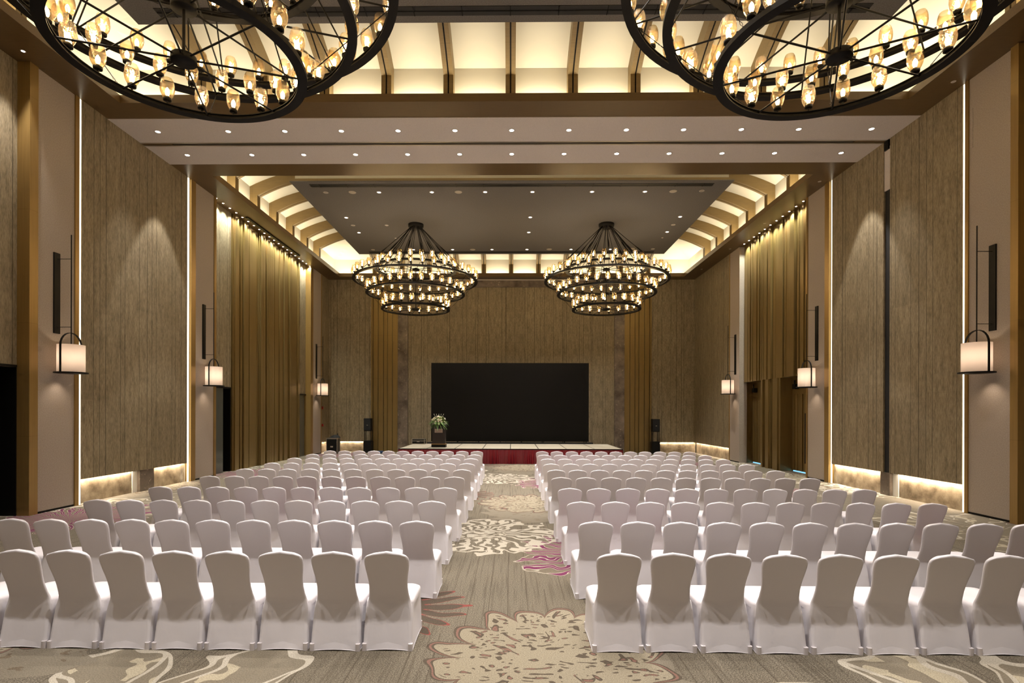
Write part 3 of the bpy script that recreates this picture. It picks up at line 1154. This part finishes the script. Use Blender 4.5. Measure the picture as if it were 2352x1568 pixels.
# ------------------------------------------------------------------ chairs
def backrest_mb():
    mb = B()
    prof = [(.0, .239, .016), (.03, .238, .021), (.08, .237, .030), (.15, .235, .042), (.22, .233, .055), (.29, .231, .068), (.34, .229, .078), (.38, .226, .087), (.42, .218, .094), (.45, .210, .097), (.48, .203, .093), (.52, .195, .078), (.60, .188, .050), (.66, .190, .030), (.72, .197, .010), (.78, .207, -.010),
            (.84, .215, -.028), (.885, .216, -.042)]
    # front/back surfaces, section = rounded slab of half width w, centre y, thickness .05
    rows = []
    N = 16

    def section(z, wd, yc, th=.026, arch=0.0):
        r = []
        for k in range(N):
            a = 2 * pi * k / N
            cx = abs(cos(a)) ** .45 * (1 if cos(a) >= 0 else -1)
            cy = abs(sin(a)) ** .75 * (1 if sin(a) >= 0 else -1)
            bow = -.018 * (cx * cx) + .012
            zz = z + arch * (1 - cx * cx)
            r.append((wd * cx, yc + th * cy - bow * -1.0, zz))
        return r
    for z, wd, yc in prof:
        arch = max(0.0, (z - .70) / .185) * .030 if z > .1 else (.014 if z < .01 else .008)
        rows.append(section(z, wd, yc, .026, arch))
    for z, wd, yc, th, ar in ((.912, .209, -.050, .026, .034), (.930, .192, -.055, .024, .034), (.938, .162, -.057, .016, .030), (.940, .10, -.058, .006, .026)):
        rows.append(section(z, wd, yc, th, ar))
    mb.grid(rows, True)
    mb.cap(rows[-1])
    return mb


def rrect(x0, x1, y0, y1, r, z, n=4):
    out = []
    for cx, cy, a0 in ((x1 - r, y0 + r, -90), (x1 - r, y1 - r, 0), (x0 + r, y1 - r, 90), (x0 + r, y0 + r, 180)):
        for k in range(n + 1):
            a = RAD(a0 + 90.0 * k / n)
            out.append((cx + r * cos(a), cy + r * sin(a), z))
    return out


def seat_mb():
    mb = B()
    rows = [rrect(-.232, .232, .085, .60, .06, .385), rrect(-.236, .236, .08, .605, .065, .425), rrect(-.230, .230, .085, .60, .07, .452),
            rrect(-.205, .205, .11, .575, .07, .470), rrect(-.12, .12, .2, .5, .05, .478)]
    mb.grid(rows, True)
    mb.cap(rows[-1])
    return mb


def skirt_mb(hi=True):
    """stretch cover from the seat down to four tucked feet; hem arches between the feet"""
    mb = B()
    nz = 9 if hi else 5
    rows = []
    for q in range(nz + 1):
        f = q / nz                      # 0 at top
        top = rrect(-.233, .233, .078, .602, .055, .425)
        bot = rrect(-.240, .240, -.005, .606, .022, .0)
        row = []
        n = len(top)
        for (a, b) in zip(top, bot):
            e = f ** (.8 if b[1] < .1 else 1.0)
            x = a[0] + (b[0] - a[0]) * f
            y = a[1] + (b[1] - a[1]) * e
            z = .425 * (1 - f)
            # arched hem
            row.append([x, y, z])
        # subdivide sides so the cloth can pull in between the feet
        out = []
        m = 6 if hi else 3
        for i in range(n):
            p, p2 = row[i], row[(i + 1) % n]
            out.append(tuple(p))
            d = math.hypot(p2[0] - p[0], p2[1] - p[1])
            if d > .2:
                for k in range(1, m):
                    g = k / m
                    par = 4 * g * (1 - g)
                    x = p[0] + (p2[0] - p[0]) * g
                    y = p[1] + (p2[1] - p[1]) * g
                    z = p[2] + par * .014 * f ** 3
                    pull = par * .022 * sin(pi * min(1, f * 1.05))
                    if abs(p2[0] - p[0]) > abs(p2[1] - p[1]):
                        y += pull * (1 if y < .3 else -1)
                    else:
                        x += pull * (-1 if x > 0 else 1)
                    out.append((x, y, z))
        rows.append(out)
    mb.grid(rows, True)
    # rolled hem
    hem = [Vector(p) for p in rows[-1]]
    mb.tube(hem + [hem[0]], .0035, 4)
    return mb


back_me = backrest_mb().data('backrest', M['cover'])
seat_me = seat_mb().data('seat', M['cover'])
skirt_hi = skirt_mb(True).data('skirt', M['cover'])
skirt_lo = skirt_mb(False).data('skirt', M['cover'])


def pocket_mb(sx, sy):
    mb = B()
    cx, cy = sx * .2225, (.005 if sy < 0 else .588)
    rows = [rrect(cx - .021, cx + .021, cy - .020, cy + .020, .010, z, 2) for z in (0.0, .012, .06, .068)]
    mb.grid(rows, True)
    mb.cap(rows[-1])
    return mb


pock = [pocket_mb(a, b).data('foot_pocket', M['pocket']) for a in (-1, 1) for b in (-1, 1)]

ROWY = [5.25, 6.757, 8.274, 9.75, 11.387, 12.856, 14.383, 15.939, 17.413, 18.972]
ROWL = [[-5.24, -4.72, -4.23, -3.7, -3.17, -2.65, -2.16, -1.65, -1.15], [-6.17, -5.68, -5.2, -4.69, -4.19, -3.67, -3.15, -2.65, -2.16, -1.64, -1.12], [-6.24, -5.75, -5.24, -4.74, -4.2, -3.66, -3.18, -2.67, -2.16, -1.65, -1.15], [-6.23, -5.7, -5.2, -4.68, -4.16, -3.67, -3.17, -2.67, -2.15, -1.64, -1.13], [-6.25, -5.72, -5.23, -4.72, -4.24, -3.72, -3.21, -2.71, -2.18, -1.65, -1.14], [-6.23, -5.69, -5.22, -4.73, -4.21, -3.71, -3.19, -2.68, -2.14, -1.63, -1.11], [-6.25, -5.74, -5.26, -4.73, -4.21, -3.7, -3.19, -2.65, -2.16, -1.63, -1.12], [-6.28, -5.76, -5.25, -4.74, -4.22, -3.71, -3.19, -2.69, -2.17, -1.65, -1.13], [-6.28, -5.75, -5.24, -4.72, -4.2, -3.7, -3.19, -2.68, -2.16, -1.64, -1.13], [-6.25, -5.75, -5.23, -4.72, -4.21, -3.71, -3.21, -2.7, -2.16, -1.65, -1.15]]
ROWR = [[1.07, 1.57, 2.09, 2.62, 3.13, 3.67, 4.2, 4.73, 5.26], [1.08, 1.59, 2.11, 2.64, 3.16, 3.69, 4.23, 4.75, 5.29, 5.81, 6.32], [1.09, 1.6, 2.11, 2.65, 3.14, 3.69, 4.21, 4.73, 5.24, 5.78, 6.32], [1.08, 1.58, 2.09, 2.61, 3.14, 3.65, 4.15, 4.67, 5.19, 5.72, 6.26], [1.08, 1.58, 2.12, 2.63, 3.15, 3.68, 4.2, 4.65, 5.14, 5.67, 6.2], [1.09, 1.59, 2.1, 2.62, 3.13, 3.64, 4.15, 4.67, 5.13, 5.67, 6.19], [1.09, 1.6, 2.1, 2.61, 3.12, 3.63, 4.15, 4.66, 5.17, 5.67, 6.18], [1.1, 1.6, 2.12, 2.63, 3.13, 3.65, 4.15, 4.66, 5.16, 5.67, 6.16], [1.09, 1.6, 2.11, 2.62, 3.12, 3.64, 4.13, 4.64, 5.15, 5.65, 6.16], [1.11, 1.61, 2.14, 2.65, 3.17, 3.66, 4.15, 4.64, 5.14, 5.66, 6.17]]
for i in range(10):
    for side, xs in (('left', ROWL[i]), ('right', ROWR[i])):
        n = len(xs)
        p = (xs[-1] - xs[0]) / (n - 1)
        for k, xr in enumerate(xs):
            xl = xs[0] + p * k
            xx = xl + max(-.006, min(.006, xr - xl))
            c = empty('banquet_chair', (xx, ROWY[i] + .03 + random.uniform(-.012, .012), 0), random.uniform(-.008, .008))
            if side == 'left':
                c.location.x += .0
            j = (n - k) if side == 'left' else (k + 1)
            rw = 'row nearest the camera' if i == 0 else ('row nearest the stage' if i == 9 else f'{ORD[i+1]} row from the camera')
            tag(c, f'white covered chair, {side} block, {rw}, {ORD[j]} from the aisle', 'chair', f'white covered chairs {side} of the aisle')
            inst('backrest', back_me, c)
            inst('seat', seat_me, c)
            inst('skirt', skirt_hi if i < 4 else skirt_lo, c)
            if i < 4:
                for pk in pock:
                    inst('foot_pocket', pk, c)

# ------------------------------------------------------------------ stage
SX, SY0, SY1, SZ = 5.04, 24.65, 28.6, .67
st = empty('stage', (0, SY0, 0))
tag(st, 'low modular stage with pale top in front of black screen', 'stage')
for k in range(8):
    x0 = -SX + 1.26 * k
    B().box(x0 + .015, x0 + 1.245, .02, SY1 - SY0 - .02, SZ - .03, SZ).build('stage_panel', M['stagetop'], st)
mb = B()
for k in range(9):
    xx = -SX + 1.26 * k
    mb.box(max(-SX, xx - .014), min(SX, xx + .014), 0, SY1 - SY0, SZ - .05, SZ + .004)
mb.box(-SX, SX, -.012, .02, SZ - .05, SZ + .004)
mb.box(-SX, SX, SY1 - SY0 - .02, SY1 - SY0, SZ - .05, SZ + .004)
mb.build('frame', M['black'], st)
mb = B()
for k in range(9):
    for yy in (.15, 2.0, 3.8):
        mb.box(-SX + 1.26 * k - .02 + (.06 if k == 0 else 0) - (.06 if k == 8 else 0), -SX + 1.26 * k + .02 + (.06 if k == 0 else 0) - (.06 if k == 8 else 0), yy - .02, yy + .02, 0, SZ - .05)
mb.build('legs', M['iron'], st)
# velvet skirt: front and both sides, gathered
rows = []
path = []
for k in range(0, 60):
    path.append((-SX, SY1 - SY0 - k * (SY1 - SY0) / 60.0, -1, 0))
for k in range(0, 421):
    path.append((-SX + k * 2 * SX / 420.0, 0, 0, -1))
for k in range(1, 61):
    path.append((SX, k * (SY1 - SY0) / 60.0, 1, 0))
for q in range(9):
    f = q / 8.0
    row = []
    for i, (px, py, nx, ny) in enumerate(path):
        ph = i * .95 + 1.3 * sin(i * .11) + f * 1.1 * sin(i * .047)
        amp = .010 + .05 * f * (.55 + .45 * sin(i * .19))
        d = .022 + amp * (1 + sin(ph)) + .02 * f
        row.append((px + nx * d, py + ny * d, (SZ - .045) * (1 - f) + .004))
    rows.append(row)
B().grid(rows).build('velvet_skirt', M['velvet'], st)

# LED wall
scn = empty('led_screen', (0, 29.0, 0))
tag(scn, 'large blank black display wall standing behind the stage', 'screen')
B().box(-4.21, 4.12, 0, .12, .77, 4.92).build('display', M['screen'], scn)
mb = B()
mb.box(-4.42, 4.34, -.1, .35, 0, .72)
mb.build('base', M['blackmatt'], scn)
mb = B()
for k in range(8):
    xx = -4.0 + k * 1.14
    mb.box(xx, xx + .05, .12, .17, .72, 4.8)
    mb.tube([(xx, .15, 4.3), (xx, .9, .1)], .02, 6)
mb.build('support_frame', M['iron'], scn)

# lectern
lc = empty('lectern', (-3.36, 25.75, SZ + .006))
tag(lc, 'dark wooden lectern on the left side of the stage', 'lectern')
mb = B()
mb.box(-.30, .30, -.18, .22, .14, .98)
mb.build('body', M['lectern'], lc)
mb = B()
for (a, b, c_, d_) in ((-.24, .24, .155, .18), (-.24, .24, .90, .92), (-.24, -.22, .18, .90), (.22, .24, .18, .90)):
    mb.box(a, b, -.192, -.181, c_, d_)
mb.build('panel_moulding', M['lectern'], lc)
B().box(-.33, .33, -.21, .25, 0, .14).build('plinth', M['black'], lc)
B().box(-.335, .335, -.216, .256, .135, .16).build('gold_band', M['goldline'], lc)
mb = B()
mb.quad((-.36, -.25, .98), (.36, -.25, .98), (.36, .26, 1.14), (-.36, .26, 1.14))
mb.box(-.36, .36, -.25, .26, .96, .985)
mb.box(-.40, -.34, -.05, .05, 1.0, 1.24)
mb.build('reading_top', M['lectern'], lc)
pq = B().box(-.18, .19, -.205, -.193, .68, .86).build('plaque', M['plaque'], lc)
mb = B()
for zz, wv in ((.79, .12), (.735, .14), (.715, .11)):
    xx = -wv
    rnd = random.Random(int(zz * 1000))
    while xx < wv:
        ww = rnd.uniform(.006, .018)
        mb.box(xx, xx + ww, -.207, -.2055, zz, zz + (.022 if zz > .78 else .009))
        xx += ww + rnd.uniform(.004, .01)
mb.build('lettering', M['ink'], pq)
B().lathe([(0, 0), (.016, 0), (.016, .002), (0, .002)], 6).build('emblem', M['inkv'], pq, (.01, -.206, .835)).rotation_euler.x = pi / 2

# flowers
fl = empty('flower_arrangement', (-3.34, 25.62, SZ + 1.20))
tag(fl, 'cream and lime flower arrangement draped over lectern front', 'flowers')
rnd = random.Random(11)


def leaf_into(mb, p, d, ln, wd, droop=.25):
    d = d.normalized()
    sd = d.cross(Vector((0, 0, 1)))
    sd = sd.normalized() if sd.length > .01 else Vector((1, 0, 0))
    pts = []
    for k, ww in ((0, .1), (.3, .8), (.6, 1.0), (.85, .55), (1.0, .02)):
        c0 = p + d * (ln * k) + Vector((0, 0, -droop * ln * k * k))
        pts.append([c0 - sd * wd * ww, c0 + Vector((0, 0, -wd * .3)), c0 + sd * wd * ww])
    mb.grid(pts)


def rdir(lo=-.25, hi=1.0):
    a = rnd.uniform(0, 2 * pi)
    zc = rnd.uniform(lo, hi)
    rr = math.sqrt(max(0, 1 - zc * zc))
    return Vector((rr * cos(a), rr * sin(a), zc))


mb = B()
for k in range(150):
    d = rdir(-.6, .95)
    leaf_into(mb, Vector((d.x * .10, d.y * .08 - .12, d.z * .08)), Vector((d.x * 1.25, d.y * .8 - .1, d.z * .9)), rnd.uniform(.22, .42), rnd.uniform(.014, .028), .45)
mb.build('foliage', M['leaf'], fl)
mb = B()
for k in range(80):
    d = rdir(-.1, .9)
    leaf_into(mb, Vector((d.x * .18, d.y * .12 - .1, d.z * .15)), Vector((d.x * 1.2, d.y, d.z)), rnd.uniform(.10, .22), rnd.uniform(.012, .03), .3)
mb.build('lime_sprays', M['lime'], fl)
fmb = B()
for k in range(9):
    a = 2 * pi * k / 9
    leaf_into(fmb, Vector((0, 0, 0)), Vector((cos(a), sin(a), .35 + .4 * (k % 2))), .055, .018, .1)
fmb.lathe([(0, .0), (.014, .01), (.010, .03), (0, .034)], 8)
fme = [fmb.data('flower', M['petal']), fmb.data('flower', M['petalw'])]
for k in range(46):
    d = rdir(-.55, 1.0)
    if d.y > .5:
        d.y = -d.y
    p = Vector((d.x * .33, d.y * .22 - .12, d.z * .24 + .02))
    o = inst('flower', fme[k % 2], fl, p)
    o.rotation_euler = d.to_track_quat('Z', 'Y').to_euler()
    o.scale = (rnd.uniform(.7, 1.2),) * 3
mb = B()
for k in range(5):
    xx = -.2 + .1 * k
    mb.tube([(xx * .5, -.1, .1), (xx, -.12, .30), (xx * 1.15, -.12, .36)], [.004, .004, .014], 6)
mb.build('lily_buds', M['petalw'], fl)


# flight cases, loudspeakers
def flightcase(name, loc, w, d, h, lab, split=.62):
    o = empty(name, loc)
    tag(o, lab, 'equipment case')
    B().box(-w / 2 + .008, w / 2 - .008, .008, d - .008, .008, h - .008).build('body', M['black'], o)
    mb = B()
    e = .022
    for zz in (0, h - e, h * split):
        mb.box(-w / 2, w / 2, 0, .006, zz, zz + e)
        mb.box(w / 2 - .006, w / 2, 0, d, zz, zz + e)
        mb.box(-w / 2, -w / 2 + .006, 0, d, zz, zz + e)
    for xx in (-w / 2, w / 2 - e):
        mb.box(xx, xx + e, 0, .006, 0, h)
        mb.box(xx, xx + e, d - .006, d, 0, h)
    mb.box(-w / 2, w / 2, 0, e, h - .006, h)
    mb.box(-w / 2, w / 2, d - e, d, h - .006, h)
    mb.build('edge_trim', M['silver'], o)
    B().box(-.07, .07, -.012, .0, h * .42, h * .50).build('latch', M['silver'], o)
    return o


flightcase('flight_case', (-9.79, 29.9, 0), .60, .55, .89, 'black flight case with metal edges standing by left back corner', .93)
flightcase('flight_case', (-4.73, 28.02, SZ + .006), .66, .42, .27, 'low black case with pale trim on the stage by lectern', .55)
mb = B()
rnd = random.Random(4)
rows = []
for q in range(6):
    f = q / 5
    rr = .24 * (1 - f) ** .6
    rows.append([(rr * cos(2 * pi * k / 14) * (1 + .3 * rnd.random()) * 1.2 + .05 * f, rr * sin(2 * pi * k / 14) * (1 + .3 * rnd.random()), .17 * f) for k in range(14)])
mb.grid(rows, True)
mb.tube([(.12, 0, .1), (.16, 0, .24), (.2, 0, .1)], .016, 6)
mb.tube([(.16, .05, .1), (.12, .05, .26), (.08, .05, .1)], .016, 6)
tag(mb.build('cable_bundle', M['blackmatt'], None, (-9.72, 30.2, .89)), 'heap of black cable on top of tall flight case', 'cable')
mb = B()
for k in range(5):
    mb.tube([(.17 * cos(2 * pi * q / 16) + .01 * k, .17 * sin(2 * pi * q / 16), .02 + .03 * k) for q in range(17)], .014, 6)
tag(mb.build('cable_coil', M['blue'], None, (-7.3, 30.4, 0)), 'coil of dark blue cable on floor below left brass folds', 'cable')
mb = B()
for k in range(4):
    mb.tube([(.15 * cos(2 * pi * q / 16), .2 * sin(2 * pi * q / 16) + .02 * k, .02 + .03 * k) for q in range(17)], .013, 6)
tag(mb.build('cable_coil', M['whiteplastic'], None, (-5.32, 25.6, 0)), 'coil of pale cable on floor beside left end of stage', 'cable')


def pa(loc, lab, s):
    o = empty('loudspeaker_stack', loc)
    tag(o, lab, 'loudspeaker', 'black loudspeaker stacks beside the stage')
    B().box(-.22, .22, 0, .5, 0, .66).build('subwoofer', M['black'], o)
    mb = B()
    mb.box(-.19, -.165, .05, .09, .66, 1.25)
    mb.box(.165, .19, .05, .09, .66, 1.25)
    mb.box(-.19, -.165, .36, .40, .66, 1.25)
    mb.box(.165, .19, .36, .40, .66, 1.25)
    mb.box(-.20, .20, .03, .42, 1.235, 1.26)
    mb.box(-.20, .20, .03, .42, .66, .68)
    mb.build('spacer_frame', M['black'], o)
    t_ = B().box(-.20, .20, .0, .38, 1.26, 1.95).build('top_cabinet', M['black'], o)
    mb = B()
    mb.box(-.18, .18, -.012, .0, 1.28, 1.93)
    mb.build('grille', M['blackmatt'], t_)
    B().box(-.04, .04, -.018, -.012, 1.56, 1.58).build('badge', M['silver'], t_)
    return o


pa((-8.13, 31.0, 0), 'stack of black loudspeaker boxes left of the stage', -1)
pa((8.2, 31.0, 0), 'stack of black loudspeaker boxes right of the stage', 1)
